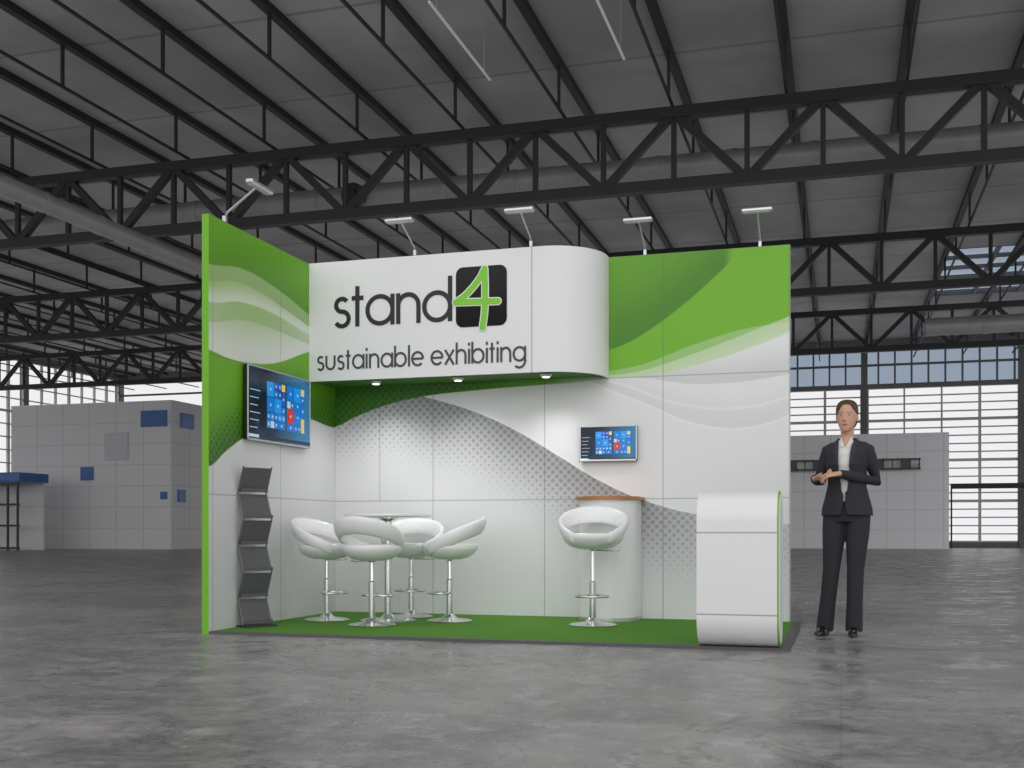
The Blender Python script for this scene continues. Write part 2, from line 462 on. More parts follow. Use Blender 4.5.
g = G('rear_wall_graphic')
x, y, z = g.xyz(); xn = g.m('DIVIDE', x, 4.0); zn = g.m('DIVIDE', z, 3.0)
def above(pts, soft=0.004, P=Wp):
    c = g.curve(xn, [P(*p) for p in pts]); return g.ramp01(g.m('SUBTRACT', zn, c), -soft / 2, soft / 2), g.m('MULTIPLY', g.m('SUBTRACT', zn, c), 3.0)
def near(d, lo, hi): return g.m('SUBTRACT', 1.0, g.ramp01(g.m('ABSOLUTE', d), lo, hi))
col = g.mix(g.ramp01(zn, 0.0, 0.5), (0.72, 0.72, 0.73), WHT)
# grey perforated sweep: darkest under the curve, fading downward
aA, dA = above([(331, 396), (380, 392), (410, 394), (440, 401), (480, 414), (520, 433), (560, 457), (600, 481), (640, 499), (695, 514), (790, 524)])
belowA = g.m('SUBTRACT', 1.0, aA)
fade = g.ramp01(dA, -1.0, 0.05)
diag = g.m('ADD', g.m('MULTIPLY', xn, 1.2), zn)
xf = g.ramp01(diag, 0.40, 1.0)
rf = g.m('SUBTRACT', 1.0, g.m('MULTIPLY', g.ramp01(xn, 0.62, 1.0), 0.6))
gr = g.m('MULTIPLY', g.m('MULTIPLY', belowA, rf), g.m('MULTIPLY', g.m('POWER', fade, 1.4), g.m('ADD', g.m('MULTIPLY', xf, 0.50), 0.26)))
col = g.mix(gr, col, (0.21, 0.21, 0.225))
rad = g.m('MULTIPLY', g.ramp01(dA, -1.0, 0.05), 0.27)
dt = dots(g, x, z, 0.054, rad)
dmask = g.m('MULTIPLY', g.m('MULTIPLY', g.m('MULTIPLY', belowA, dt), g.ramp01(dA, -1.0, 0.0)), rf)
col = g.mix(g.m('MULTIPLY', dmask, 0.5), col, (0.10, 0.10, 0.11))
edge = g.m('MULTIPLY', aA, g.m('SUBTRACT', 1.0, g.ramp01(dA, 0.0, 0.03)))
col = g.mix(g.m('MULTIPLY', edge, 0.5), col, (0.85, 0.85, 0.85))
# soft grey sheets over the white, right
aS, dS = above([(331, 400), (560, 376), (640, 402), (700, 425), (745, 428), (790, 415)])
col = g.mix(g.m('MULTIPLY', g.m('MULTIPLY', aS, g.m('SUBTRACT', 1.0, g.ramp01(dS, 0.0, 0.35))), 0.26), col, (0.45, 0.46, 0.45))
col = g.mix(g.m('MULTIPLY', g.m('MULTIPLY', near(dS, 0.002, 0.014), 0.4), g.ramp01(xn, 0.45, 0.6)), col, (0.95, 0.95, 0.95))
aT, dT = above([(331, 405), (560, 379), (640, 378), (700, 384), (790, 374)])
col = g.mix(g.m('MULTIPLY', g.m('MULTIPLY', aT, g.m('SUBTRACT', 1.0, g.ramp01(dT, 0.0, 0.3))), 0.45), col, (0.42, 0.45, 0.40))
aU, dU = above([(331, 410), (560, 372), (620, 384), (680, 404), (740, 408), (790, 396)])
col = g.mix(g.m('MULTIPLY', g.m('MULTIPLY', near(dU, 0.002, 0.02), 0.35), g.ramp01(xn, 0.48, 0.62)), col, (0.92, 0.92, 0.92))
# green, lower boundary: under the header then rising to the right
aG, dG = above([(331, 428), (360, 415), (390, 404), (420, 397), (480, 390), (540, 385), (580, 382), (610, 378), (650, 375), (700, 364), (750, 348), (790, 332)])
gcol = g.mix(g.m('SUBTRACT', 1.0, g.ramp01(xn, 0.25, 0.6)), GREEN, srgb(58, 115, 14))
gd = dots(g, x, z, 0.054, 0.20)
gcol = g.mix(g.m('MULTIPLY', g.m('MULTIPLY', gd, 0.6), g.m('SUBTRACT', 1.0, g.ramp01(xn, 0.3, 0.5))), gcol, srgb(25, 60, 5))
# translucent ribbons with crisp upper edges
aR, dR = above([(331, 400), (560, 378), (600, 376), (640, 371), (690, 355), (740, 336), (790, 316)])
rmask = g.m('MULTIPLY', g.m('SUBTRACT', 1.0, aR), g.ramp01(xn, 0.50, 0.62))
gcol = g.mix(g.m('MULTIPLY', rmask, g.m('SUBTRACT', 0.85, g.m('MULTIPLY', g.ramp01(dR, -0.25, 0.0), 0.35))), gcol, srgb(222, 230, 212))
aR2, dR2 = above([(331, 400), (560, 374), (600, 372), (640, 365), (690, 346), (740, 330), (790, 322)])
rm2 = g.m('MULTIPLY', g.m('SUBTRACT', 1.0, aR2), g.ramp01(xn, 0.50, 0.62))
gcol = g.mix(g.m('MULTIPLY', rm2, 0.30), gcol, srgb(215, 228, 195))
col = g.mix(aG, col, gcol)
# deeper green sweep at the upper left of the green, soft on its upper side
aF, dF = above([(600, 352), (625, 344), (655, 326), (690, 299), (720, 272), (748, 247)], 0.006)
fold = g.m('MULTIPLY', aF, g.m('SUBTRACT', 1.0, g.m('MULTIPLY', g.ramp01(dF, 0.0, 0.7), 0.6)))
fold = g.m('MULTIPLY', fold, g.m('MULTIPLY', g.ramp01(xn, 0.6, 0.66), g.m('SUBTRACT', 1.0, g.ramp01(xn, 0.87, 0.895))))
col = g.mix(g.m('MULTIPLY', fold, 0.85), col, srgb(62, 118, 14))
col = seams(g, x, z, col)
hs = g.m('MULTIPLY', g.m('SUBTRACT', 1.0, g.ramp01(g.m('ABSOLUTE', g.m('SUBTRACT', x, 0.5)), 0.002, 0.006)), g.ramp01(z, 0.99, 1.0))
col = g.mix(g.m('MULTIPLY', hs, 0.45), col, (0.12, 0.12, 0.12))
g.put(g.b.inputs['Base Color'], col); g.b.inputs['Roughness'].default_value = 0.5
rear_m = g.mat

g = G('side_wall_graphic')
x, y, z = g.xyz(); xn = g.m('DIVIDE', y, 2.06); zn = g.m('DIVIDE', z, 3.0)
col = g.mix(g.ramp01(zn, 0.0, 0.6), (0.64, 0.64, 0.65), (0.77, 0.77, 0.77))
aG, dG = above([(210, 466), (225, 452), (245, 437), (270, 424), (300, 417), (331, 427)], P=Lp)
gcol = g.mix(g.ramp01(dG, 0.0, 0.5), srgb(66, 125, 16), GREEN)
gd = dots(g, y, z, 0.054, g.m('SUBTRACT', 0.27, g.m('MULTIPLY', g.ramp01(dG, 0.0, 0.5), 0.3)))
gcol = g.mix(g.m('MULTIPLY', gd, 0.6), gcol, srgb(28, 68, 5))
col = g.mix(aG, col, gcol)
# translucent sheets
a2, d2 = above([(210, 350), (228, 358), (250, 363), (275, 363), (308, 352), (331, 346)], P=Lp)
pale = g.mix(g.ramp01(d2, 0.0, 0.5), srgb(228, 233, 222), srgb(170, 203, 130))
col = g.mix(a2, col, pale)
a4, d4 = above([(210, 322), (240, 320), (270, 328), (308, 344), (331, 352)], P=Lp)
col = g.mix(g.m('MULTIPLY', g.m('MULTIPLY', a4, g.m('SUBTRACT', 1.0, g.ramp01(d4, 0.0, 0.22))), 0.5), col, srgb(145, 185, 100))
a6, d6 = above([(210, 302), (240, 302), (270, 312), (308, 334), (331, 345)], P=Lp)
col = g.mix(g.m('MULTIPLY', g.m('MULTIPLY', a6, g.m('SUBTRACT', 1.0, g.ramp01(d6, 0.0, 0.16))), 0.75), col, srgb(232, 238, 226))
a3, d3 = above([(210, 280), (235, 281), (260, 292), (285, 309), (308, 326), (331, 345)], P=Lp)
gtop = g.mix(g.ramp01(d3, 0.0, 0.5), srgb(88, 150, 24), GREEN)
col = g.mix(a3, col, gtop)
a5, d5 = above([(210, 264), (240, 268), (270, 284), (308, 314), (331, 335)], P=Lp)
band5 = g.m('MULTIPLY', g.m('SUBTRACT', 1.0, a5), g.m('MULTIPLY', a3, 0.5))
col = g.mix(band5, col, srgb(200, 222, 165))
col = seams(g, g.m('SUBTRACT', y, 0.055), z, col)
g.put(g.b.inputs['Base Color'], col); g.b.inputs['Roughness'].default_value = 0.5
side_m = g.mat

# ------------------------------------------------------------------ the stand
PZ = 0.0205
e = new_obj('carpet', loc=(0, 0, 0), label='green exhibition carpet with a grey edge strip', cat='carpet')
g = G('green_carpet'); nz = g.noise(180, 3, 0.7)
g.put(g.b.inputs['Base Color'], g.mix(nz, srgb(52, 102, 6), srgb(88, 148, 18))); g.b.inputs['Roughness'].default_value = 0.95; g.bump(nz, 0.4, 0.004)
new_obj('carpet_pile', box_mesh((-4.318, 6.985, 0.0), (-0.36, 8.978, 0.02), 0), g.mat, parent=e)
edge_m = mat('edge_strip', (0.09, 0.09, 0.09), 0.6)
bm = bmesh.new(); add_box(bm, (-4.318, 6.925, 0), (-0.30, 6.985, 0.02)); add_box(bm, (-0.36, 6.985, 0), (-0.30, 9.02, 0.02)); new_obj('edge_strip', to_mesh(bm), edge_m, parent=e)

bm = bmesh.new(); add_box(bm, (0, 0, 0), (0.055, 2.11, 3.0))
bmesh.ops.recalc_face_normals(bm, faces=bm.faces)
for f in bm.faces:
    f.material_index = 0 if f.normal.x > 0.5 else 1
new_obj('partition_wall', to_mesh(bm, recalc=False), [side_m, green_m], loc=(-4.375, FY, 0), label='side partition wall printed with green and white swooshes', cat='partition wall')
bm = bmesh.new(); add_box(bm, (0.07, 0, 0), (4.39 + RX, 0.055, 3.0))
bmesh.ops.recalc_face_normals(bm, faces=bm.faces)
for f in bm.faces:
    f.material_index = 0 if f.normal.y < -0.5 else 1
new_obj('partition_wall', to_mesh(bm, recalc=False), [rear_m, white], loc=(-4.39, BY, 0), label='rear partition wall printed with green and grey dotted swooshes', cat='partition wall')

# header sign
hd = new_obj('header_sign', loc=(0, 0, 0), label='white curved header board with black and green lettering', cat='sign')
def head_path(off=0.0, n=16):
    r = 0.45 - off; cx, cy = -2.29, 8.92
    pts = [V((LX + 0.002, HEAD_Y + off)), V((-3.39, HEAD_Y + off)), V((-2.39, HEAD_Y + off))]
    for i in range(n + 1):
        a = -math.pi / 2 + math.pi / 2 * i / n
        pts.append(V((cx + r * math.cos(a), cy + r * math.sin(a))))
    pts.append(V((cx + r, BY - 0.002)))
    return pts
g = G('header_white'); x, y, z = g.xyz()
b = g.m('ABSOLUTE', g.m('SUBTRACT', x, -2.36))
sm = g.m('SUBTRACT', 1.0, g.ramp01(b, 0.0025, 0.007))
nz = g.noise(150, 2)
g.put(g.b.inputs['Base Color'], g.mix(g.m('MULTIPLY', sm, 0.55), g.mix(nz, (0.75, 0.75, 0.75), (0.84, 0.84, 0.84)), (0.12, 0.12, 0.12)))
g.b.inputs['Roughness'].default_value = 0.5
head_m = g.mat
o1, o2 = head_path(0), head_path(0.02)
bm = bmesh.new()
rings = []
for a, b in zip(o1, o2):
    rings.append([V((a.x, a.y, 2.0)), V((a.x, a.y, 3.0)), V((b.x, b.y, 3.0)), V((b.x, b.y, 2.0))])
loft(bm, rings, True)
new_obj('front_panel', to_mesh(bm, smooth=True, angle=35), head_m, parent=hd)
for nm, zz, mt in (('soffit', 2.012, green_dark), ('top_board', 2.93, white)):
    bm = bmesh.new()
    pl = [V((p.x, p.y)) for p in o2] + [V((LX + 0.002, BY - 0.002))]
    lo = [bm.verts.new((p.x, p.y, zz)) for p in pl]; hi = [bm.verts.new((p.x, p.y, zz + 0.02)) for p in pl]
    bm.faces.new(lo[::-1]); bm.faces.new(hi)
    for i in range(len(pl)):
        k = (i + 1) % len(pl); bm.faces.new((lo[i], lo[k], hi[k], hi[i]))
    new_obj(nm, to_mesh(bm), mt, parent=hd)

# --- stroke lettering (geometric sans)
def arc(cx, cy, r, a0, a1, n=22):
    return [(cx + r * math.cos(math.radians(a0 + (a1 - a0) * i / n)), cy + r * math.sin(math.radians(a0 + (a1 - a0) * i / n))) for i in range(n + 1)]
GL = {
 'a': ([arc(.5, .5, .44, 0, 360, 40), [(.94, 0), (.94, 1)]], 1.0),
 'd': ([arc(.5, .5, .44, 0, 360, 40), [(.94, 0), (.94, 1.45)]], 1.0),
 'b': ([arc(.5, .5, .44, 0, 360, 40), [(.06, 0), (.06, 1.45)]], 1.0),
 'g': ([arc(.5, .5, .44, 0, 360, 40), [(.94, 1), (.94, .05)] + arc(.5, .05, .44, 0, -135)], 1.0),
 'e': ([[(.07, .5)] + [(.93, .5)] , arc(.5, .5, .44, 0, 318, 36)], 1.0),
 'n': ([[(.08, 0), (.08, 1)], arc(.43, .59, .35, 180, 0) + [(.78, 0)]], .86),
 'h': ([[(.08, 0), (.08, 1.45)], arc(.43, .59, .35, 180, 0) + [(.78, 0)]], .86),
 'u': ([[(.08, 1)] + arc(.43, .41, .35, 180, 360) + [(.78, 1)], ], .86),
 's': ([arc(.33, .725, .21, 35, 270, 18)[:-1] + arc(.33, .275, .24, 90, -150, 20)], .62),
 't': ([[(.2, 0), (.2, 1.32)], [(0, .93), (.42, .93)]], .44),
 'i': ([[(.08, 0), (.08, 1)], [(.08, 1.2), (.08, 1.4)]], .16),
 'l': ([[(.08, 0), (.08, 1.45)]], .16),
 'x': ([[(.03, 0), (.72, 1)], [(.72, 0), (.03, 1)]], .75),
}
def ribbon(bm, pts, w, to3, y=0.0, rounded=False):
    P = [V(p) for p in pts]; n = len(P)
    closed = (P[0] - P[-1]).length < 1e-5
    L = []; R = []
    for i in range(n):
        if closed and i in (0, n - 1): t0 = (P[-1] - P[-2]).normalized(); t1 = (P[1] - P[0]).normalized()
        else:
            t0 = (P[i] - P[i - 1]).normalized() if i > 0 else (P[1] - P[0]).normalized()
            t1 = (P[i + 1] - P[i]).normalized() if i < n - 1 else t0
        n0 = V((-t0.y, t0.x)); n1 = V((-t1.y, t1.x)); m = (n0 + n1)
        m = m.normalized() if m.length > 1e-6 else n0
        k = 1 / max(0.5, m.dot(n0))
        L.append(P[i] + m * w / 2 * k); R.append(P[i] - m * w / 2 * k)
    l = [bm.verts.new(to3(p)) for p in L]; r = [bm.verts.new(to3(p)) for p in R]
    for i in range(n - 1): bm.faces.new((l[i], l[i + 1], r[i + 1], r[i]))
    if rounded:
        for c in (P[0], P[-1]):
            vs = [bm.verts.new(to3(c + V((math.cos(a), math.sin(a))) * w / 2) + V((0, -0.0003, 0))) for a in [2 * math.pi * q / 16 for q in range(16)]]
            bm.faces.new(vs)
def text_mesh(txt, X0, X1, z0, xh, wt, yy, gap=0.16, space=0.45):
    cur = 0; items = []
    for ch in txt:
        if ch == ' ': cur += space; continue
        st, adv = GL[ch]; items.append((st, cur)); cur += adv + gap
    tot = cur - gap; sx = (X1 - X0) / tot
    bm = bmesh.new()
    for st, off in items:
        for k, s in enumerate(st):
            # tiny layer offset keeps crossing strokes from z-fighting
            ribbon(bm, [(X0 + (off + p[0]) * sx, z0 + p[1] * xh) for p in s], wt, lambda p, k=k: V((p.x, yy - 0.0006 * k, p.y)))
    return to_mesh(bm, recalc=False)
sa = onY(333, 329, HEAD_Y); sb = onY(452, 323, HEAD_Y)
zb = (onY(340, 328, HEAD_Y)[1] + onY(445, 321, HEAD_Y)[1]) / 2
new_obj('lettering', text_mesh('stand', sa[0], sb[0], zb, 32 / F * 8.8, 0.038, HEAD_Y - 0.004, gap=0.06), ink, parent=hd, label='black lettering reading stand')
ta = onY(317, 370, HEAD_Y); tb = onY(526, 362, HEAD_Y)
zb2 = (ta[1] + tb[1]) / 2
new_obj('lettering', text_mesh('sustainable exhibiting', ta[0], tb[0], zb2, 15.5 / F * 8.7, 0.0185, HEAD_Y - 0.004, gap=0.12), grayink, parent=hd, label='dark grey lettering reading sustainable exhibiting')
# logo tile
lx0, lz1 = onY(456, 268, HEAD_Y); lx1, lz0 = onY(507, 325, HEAD_Y)
def rrect(bm, x0, z0, x1, z1, r, yy):
    vs = []
    for cx, cz, a0 in ((x1 - r, z1 - r, 0), (x0 + r, z1 - r, 90), (x0 + r, z0 + r, 180), (x1 - r, z0 + r, 270)):
        for i in range(7):
            a = math.radians(a0 + 15 * i); vs.append(bm.verts.new((cx + r * math.cos(a), yy, cz + r * math.sin(a))))
    bm.faces.new(vs)
bm = bmesh.new(); rrect(bm, lx0, lz0, lx1, lz1, 0.06, HEAD_Y - 0.004)
g = G('logo_tile'); x, y, z = g.xyz()
g.put(g.b.inputs['Base Color'], g.mix(g.ramp01(z, lz0, lz1), (0.004, 0.004, 0.004), (0.022, 0.022, 0.022))); g.b.inputs['Roughness'].default_value = 0.6; g.b.inputs['Specular IOR Level'].default_value = 0.2
new_obj('logo_tile', to_mesh(bm, recalc=False), g.mat, parent=hd, label='black rounded square logo tile')
W4 = lx1 - lx0; H4 = lz1 - lz0
def smoothpts(P, n=8):
    """Catmull-Rom through the control points"""
    out = []; P = [V(p) for p in P]; Q = [P[0] * 2 - P[1]] + P + [P[-1] * 2 - P[-2]]
    for i in range(1, len(Q) - 2):
        for k in range(n):
            t = k / n; a, b, c, d = Q[i - 1], Q[i], Q[i + 1], Q[i + 2]
            out.append(((2 * b) + (c - a) * t + (2 * a - 5 * b + 4 * c - d) * t * t + (3 * b - a - 3 * c + d) * t ** 3) * 0.5)
    out.append(P[-1]); return [(p.x, p.y) for p in out]
f4 = [smoothpts([(0.57, 0.95), (0.46, 0.78), (0.22, 0.55), (0.0, 0.42)]) , [(0.0, 0.42), (0.83, 0.40)], smoothpts([(0.57, 0.95), (0.58, 0.60), (0.57, 0.25), (0.53, -0.02)])]
for nm, mt, wd, yy in (('logo_outline', whiteink, 0.066, HEAD_Y - 0.007), ('logo_numeral', lime, 0.050, HEAD_Y - 0.010)):
    bm = bmesh.new()
    for k, s in enumerate(f4):
        ribbon(bm, [(lx0 + p[0] * W4, lz0 + p[1] * H4) for p in s], wd, lambda p, k=k, yy=yy: V((p.x, yy - 0.0006 * k, p.y)), rounded=True)
    me = to_mesh(bm, recalc=False)
    new_obj(nm, me, mt, parent=hd, label='lime green numeral 4' if nm == 'logo_numeral' else 'white outline around the numeral 4')

# downlights
bm = bmesh.new(); lathe(bm, [(0.045, 0.0), (0.05, -0.012), (0.042, -0.03), (0.03, -0.032)], 20); dr = to_mesh(bm, smooth=True, angle=40); dr.materials.append(alu)
bm = bmesh.new(); lathe(bm, [(0.03, -0.0325), (0.028, -0.036)], 20); dl = to_mesh(bm); dl.materials.append(mat('led', (0.9, 0.9, 0.9), 0.3, emit=(1, 0.98, 0.95), es=3))
for px in (376, 458, 546):
    dx, dy = ray(px); X = dx / dy * 8.62
    e = new_obj('downlight', loc=(X, 8.62, 2.011), label='small round silver downlight under the header board', cat='downlight', group='header downlights')
    new_obj('bezel', dr, parent=e); new_obj('lens', dl, parent=e)
    L = D.lights.new('spot', 'SPOT'); L.energy = 16; L.spot_size = 2.3; L.spot_blend = 1; L.shadow_soft_size = 0.05
    lo = D.objects.new('downlight_beam', L); sc.collection.objects.link(lo); lo.parent = e; lo.location = (0, 0, -0.05)

# arm spotlights
led_face = mat('led_face', (0.7, 0.7, 0.7), 0.3)
bm = bmesh.new(); add_box(bm, (-0.012, -0.012, -0.018), (0.012, 0.02, 0.03), 0.003); clampm = to_mesh(bm); clampm.materials.append(alu)
bm = bmesh.new(); tube(bm, [(0, 0, 0.02), (0, -0.02, 0.05), (0, -0.3, 0.178), (0, -0.33, 0.18)], 0.007, 8); armm = to_mesh(bm, smooth=True); armm.materials.append(alu)
bm = bmesh.new(); add_box(bm, (-0.115, -0.37, 0.168), (0.115, -0.30, 0.195), 0.008); headm = to_mesh(bm); headm.materials.append(alu)
bm = bmesh.new(); add_box(bm, (-0.10, -0.36, 0.164), (0.10, -0.31, 0.169)); facem = to_mesh(bm); facem.materials.append(led_face)
spots = []
for px, Y in ((415, HEAD_Y + 0.01), (531, HEAD_Y + 0.01), (645, BY + 0.027), (760, BY + 0.027)):
    dx, dy = ray(px); spots.append((dx / dy * Y, Y, 0.0))
spots.append((-4.347, 7.19, math.pi / 2))
for X, Y, rz in spots:
    e = new_obj('arm_spotlight', loc=(X, Y, 3.019), rot=(0, 0, rz), label='silver LED arm floodlight clamped on the wall top', cat='spotlight', group='wall-top arm floodlights')
    if rz: e.scale = (1.35, 0.85, 1.25)
    new_obj('clamp', clampm, parent=e); new_obj('arm', armm, parent=e); new_obj('lamp_head', headm, parent=e); new_obj('lens', facem, parent=e)

# ------------------------------------------------------------------ televisions
tile_cols = [srgb(0, 110, 195), srgb(20, 135, 210), srgb(80, 155, 50), srgb(215, 120, 40), srgb(185, 50, 50), srgb(215, 185, 60), srgb(20, 80, 170), srgb(175, 190, 205)]
tile_m = [mat('screen_tile_colour', c, 0.3, var=0.02, emit=c, es=0.5) for c in tile_cols]
def television(name, wd, ht, loc, rot, label, dens):
    e = new_obj(name, loc=loc, rot=rot, label=label, cat='television')
    new_obj('housing', box_mesh((0, -0.05, 0), (wd, -0.015, ht), 0.006), black_m, parent=e)
    bm = bmesh.new(); b = 0.010
    fr = -0.056
    add_box(bm, (0, fr, 0), (wd, -0.045, b * 1.6), 0.003); add_box(bm, (0, fr, ht - b), (wd, -0.045, ht), 0.003)
    add_box(bm, (0, fr, 0), (b, -0.045, ht), 0.003); add_box(bm, (wd - b, fr, 0), (wd, -0.045, ht), 0.003)
    new_obj('bezel', to_mesh(bm), alu, parent=e, label='thin silver bezel')
    g = G('screen_desktop'); x, y, z = g.xyz()
    c = g.mix(g.ramp01(x, wd * 0.25, wd), (0.004, 0.008, 0.015), (0.02, 0.11, 0.22))
    c = g.mix(g.m('MULTIPLY', g.ramp01(g.noise(6, 2), 0.45, 0.7), 0.4), c, (0.012, 0.05, 0.10))
    g.put(g.b.inputs['Base Color'], c); g.put(g.b.inputs['Emission Color'], c); g.b.inputs['Emission Strength'].default_value = 1.0; g.b.inputs['Roughness'].default_value = 0.15; g.b.inputs['Specular IOR Level'].default_value = 0.25
    bm = bmesh.new(); add_box(bm, (b, -0.053, b), (wd - b, -0.045, ht - b)); new_obj('screen', to_mesh(bm), g.mat, parent=e)
    bm = bmesh.new(); x0 = wd * 0.28; x1 = wd * 0.86; zt = ht * 0.84; zl = ht * 0.20
    rnd = random.Random(5); cols, rows = 10, 6
    cw = (x1 - x0) / cols; rh = (zt - zl) / rows; used = set()
    for r in range(rows - 1, -1, -1):
        for cidx in range(cols):
            if (r, cidx) in used: continue
            sz = rnd.choice(((1, 1), (1, 1), (2, 1), (2, 2), (2, 2), (1, 1)))
            wdt, hgt = sz
            if cidx + wdt > (5 if cidx < 5 else 10): wdt = 1
            cells = [(r - q, cidx + p) for p in range(wdt) for q in range(hgt)]
            if r - hgt + 1 < 0 or any(cc in used for cc in cells): wdt = hgt = 1; cells = [(r, cidx)]
            used.update(cells)
            k = rnd.choice((0, 0, 0, 1, 1, 6, 0, 2, 3, 4, 5, 7, 1, 6))
            gx = 0.03 * wd * (1 if cidx >= 5 else 0)
            xa = x0 + cidx * cw + gx + 0.003 * wd; xb = x0 + (cidx + wdt) * cw + gx - 0.003 * wd
            za = zl + (r - hgt + 1) * rh + 0.003 * wd; zb_ = zl + (r + 1) * rh - 0.003 * wd
            add_box(bm, (xa, -0.0545, za), (xb, -0.053, zb_), 0, k)
            if k not in (7,):
                cxm = (xa + xb) / 2; czm = (za + zb_) / 2
                add_box(bm, (cxm - cw * .16, -0.055, czm - rh * .16), (cxm + cw * .16, -0.0545, czm + rh * .16), 0, 7)
    new_obj('screen_tiles', to_mesh(bm), tile_m, parent=e, label='coloured app tiles on the screen')
    bm = bmesh.new(); add_box(bm, (b, -0.0545, ht * 0.045), (wd - b, -0.053, ht * 0.085), 0, 0)
    add_box(bm, (b, -0.055, ht * 0.045), (wd * 0.16, -0.053, ht * 0.085), 0, 1)
    for i in range(6): add_box(bm, (b + 0.02 * wd, -0.0545, ht * (0.17 + i * 0.1)), (wd * (0.14 + 0.02 * (i % 3)), -0.053, ht * (0.18 + i * 0.1)), 0, 1)
    new_obj('screen_taskbar', to_mesh(bm), [mat('taskbar', (0.01, 0.02, 0.03), 0.3), tile_m[7]], parent=e, label='dark taskbar with white menu lines')
    new_obj('wall_bracket', box_mesh((wd * 0.35, -0.016, ht * 0.3), (wd * 0.65, -0.0002, ht * 0.7)), black_m, parent=e)
    return e
television('television', 1.02, 0.57, (LX, 7.375, 1.425), (0, 0, math.pi / 2), 'large flat television with tiled desktop on the side wall', 1)
tx0, tz1 = onY(581, 427, BY); tx1, tz0 = onY(638, 461, BY)
television('television', tx1 - tx0, tz1 - tz0, (tx0, BY, tz0), (0, 0, 0), 'small flat television with tiled desktop on the rear wall', 1)

# ------------------------------------------------------------------ storage counter with wooden top
g = G('beech_wood'); nz = g.noise(6, 4, 0.6, (1, 14, 14))
g.put(g.b.inputs['Base Color'], g.mix(nz, srgb(140, 85, 42), srgb(195, 135, 78))); g.b.inputs['Roughness'].default_value = 0.35
wood = g.mat
def dshape(r, back, n=24):
    pts = [V((r * math.cos(math.pi + math.pi * i / n), r * math.sin(math.pi + math.pi * i / n))) for i in range(n + 1)]
    return pts + [V((r, back)), V((-r, back))]
def prism(pts, z0, z1):
    bm = bmesh.new(); loft(bm, [[V((p.x, p.y, z0)) for p in pts], [V((p.x, p.y, z1)) for p in pts]], True); return to_mesh(bm, smooth=True, angle=35)
cX = (onY(609, 500, 8.8)[0])
e = new_obj('storage_counter', loc=(cX, 8.76, PZ), label='white round-fronted storage counter with a wooden top', cat='counter')
new_obj('body', prism(dshape(0.235, 0.21), 0.0, 0.965), white_gloss, parent=e)
new_obj('counter_top', prism(dshape(0.265, 0.215), 0.965, 0.99), wood, parent=e, label='beech wooden counter top')
new_obj('plinth', prism(dshape(0.238, 0.21), 0.0, 0.03), alu, parent=e)

# ------------------------------------------------------------------ welcome counter
cx0 = -0.850; cx1 = -0.360; cw = cx1 - cx0
e = new_obj('welcome_counter', loc=(cx0, 6.82, PZ), label='white folded welcome counter with rounded ends and green edging', cat='counter')
def stadium(dep, ht, r, inset=0.0, n=14):
    pts = []
    for cy, cz, a0 in ((dep - r, ht - r, 0), (r, ht - r, 90), (r, r, 180), (dep - r, r, 270)):
        for i in range(n + 1):
            a = math.radians(a0 + 90 * i / n); rr = r - inset
            pts.append((cy + rr * math.cos(a), cz + rr * math.sin(a)))
    return pts
DP, HT, RR = 0.42, 0.962, 0.19
def sprism(pts, xa, xb):
    bm = bmesh.new(); loft(bm, [[V((xa, p[0], p[1])) for p in pts], [V((xb, p[0], p[1])) for p in pts]], True); return to_mesh(bm, smooth=True, angle=35)
g = G('counter_white'); x, y, z = g.xyz()
s1 = g.m('SUBTRACT', 1.0, g.ramp01(g.m('ABSOLUTE', g.m('SUBTRACT', z, 0.205)), 0.002, 0.006)); s2 = g.m('SUBTRACT', 1.0, g.ramp01(g.m('ABSOLUTE', g.m('SUBTRACT', z, 0.705)), 0.002, 0.006))
g.put(g.b.inputs['Base Color'], g.mix(g.m('MULTIPLY', g.m('MAXIMUM', s1, s2), 0.65), (0.78, 0.78, 0.78), (0.1, 0.1, 0.1))); g.b.inputs['Roughness'].default_value = 0.35
new_obj('body', sprism(stadium(DP, HT, RR), 0.0, cw - 0.009), g.mat, parent=e)
new_obj('edge_trim', sprism(stadium(DP, HT, RR, 0.0), cw - 0.009, cw), green_m, parent=e, label='thin green edge trim')
new_obj('side_panel', sprism([(p[0] * 0.92 + DP * 0.04, p[1] * 0.965 + HT * 0.0175) for p in stadium(DP, HT, RR)], cw, cw + 0.006), white, parent=e)

# ------------------------------------------------------------------ bistro table
e = new_obj('bistro_table', loc=(-3.45, 8.13, PZ), label='round white bistro table on a chrome column', cat='table')
bm = bmesh.new(); lathe(bm, [(0.33, 0.825), (0.348, 0.832), (0.35, 0.842), (0.346, 0.85), (0.3, 0.852)], 48); new_obj('table_top', to_mesh(bm, smooth=True, angle=40), white_gloss, parent=e)
bm = bmesh.new(); lathe(bm, [(0.03, 0.02), (0.03, 0.79), (0.08, 0.815), (0.08, 0.826)], 24); new_obj('column', to_mesh(bm, smooth=True, angle=40), chrome, parent=e)
bm = bmesh.new(); lathe(bm, [(0.22, 0.0), (0.22, 0.008), (0.2, 0.016), (0.06, 0.03), (0.032, 0.06)], 40); new_obj('base', to_mesh(bm, smooth=True, angle=40), chrome, parent=e)

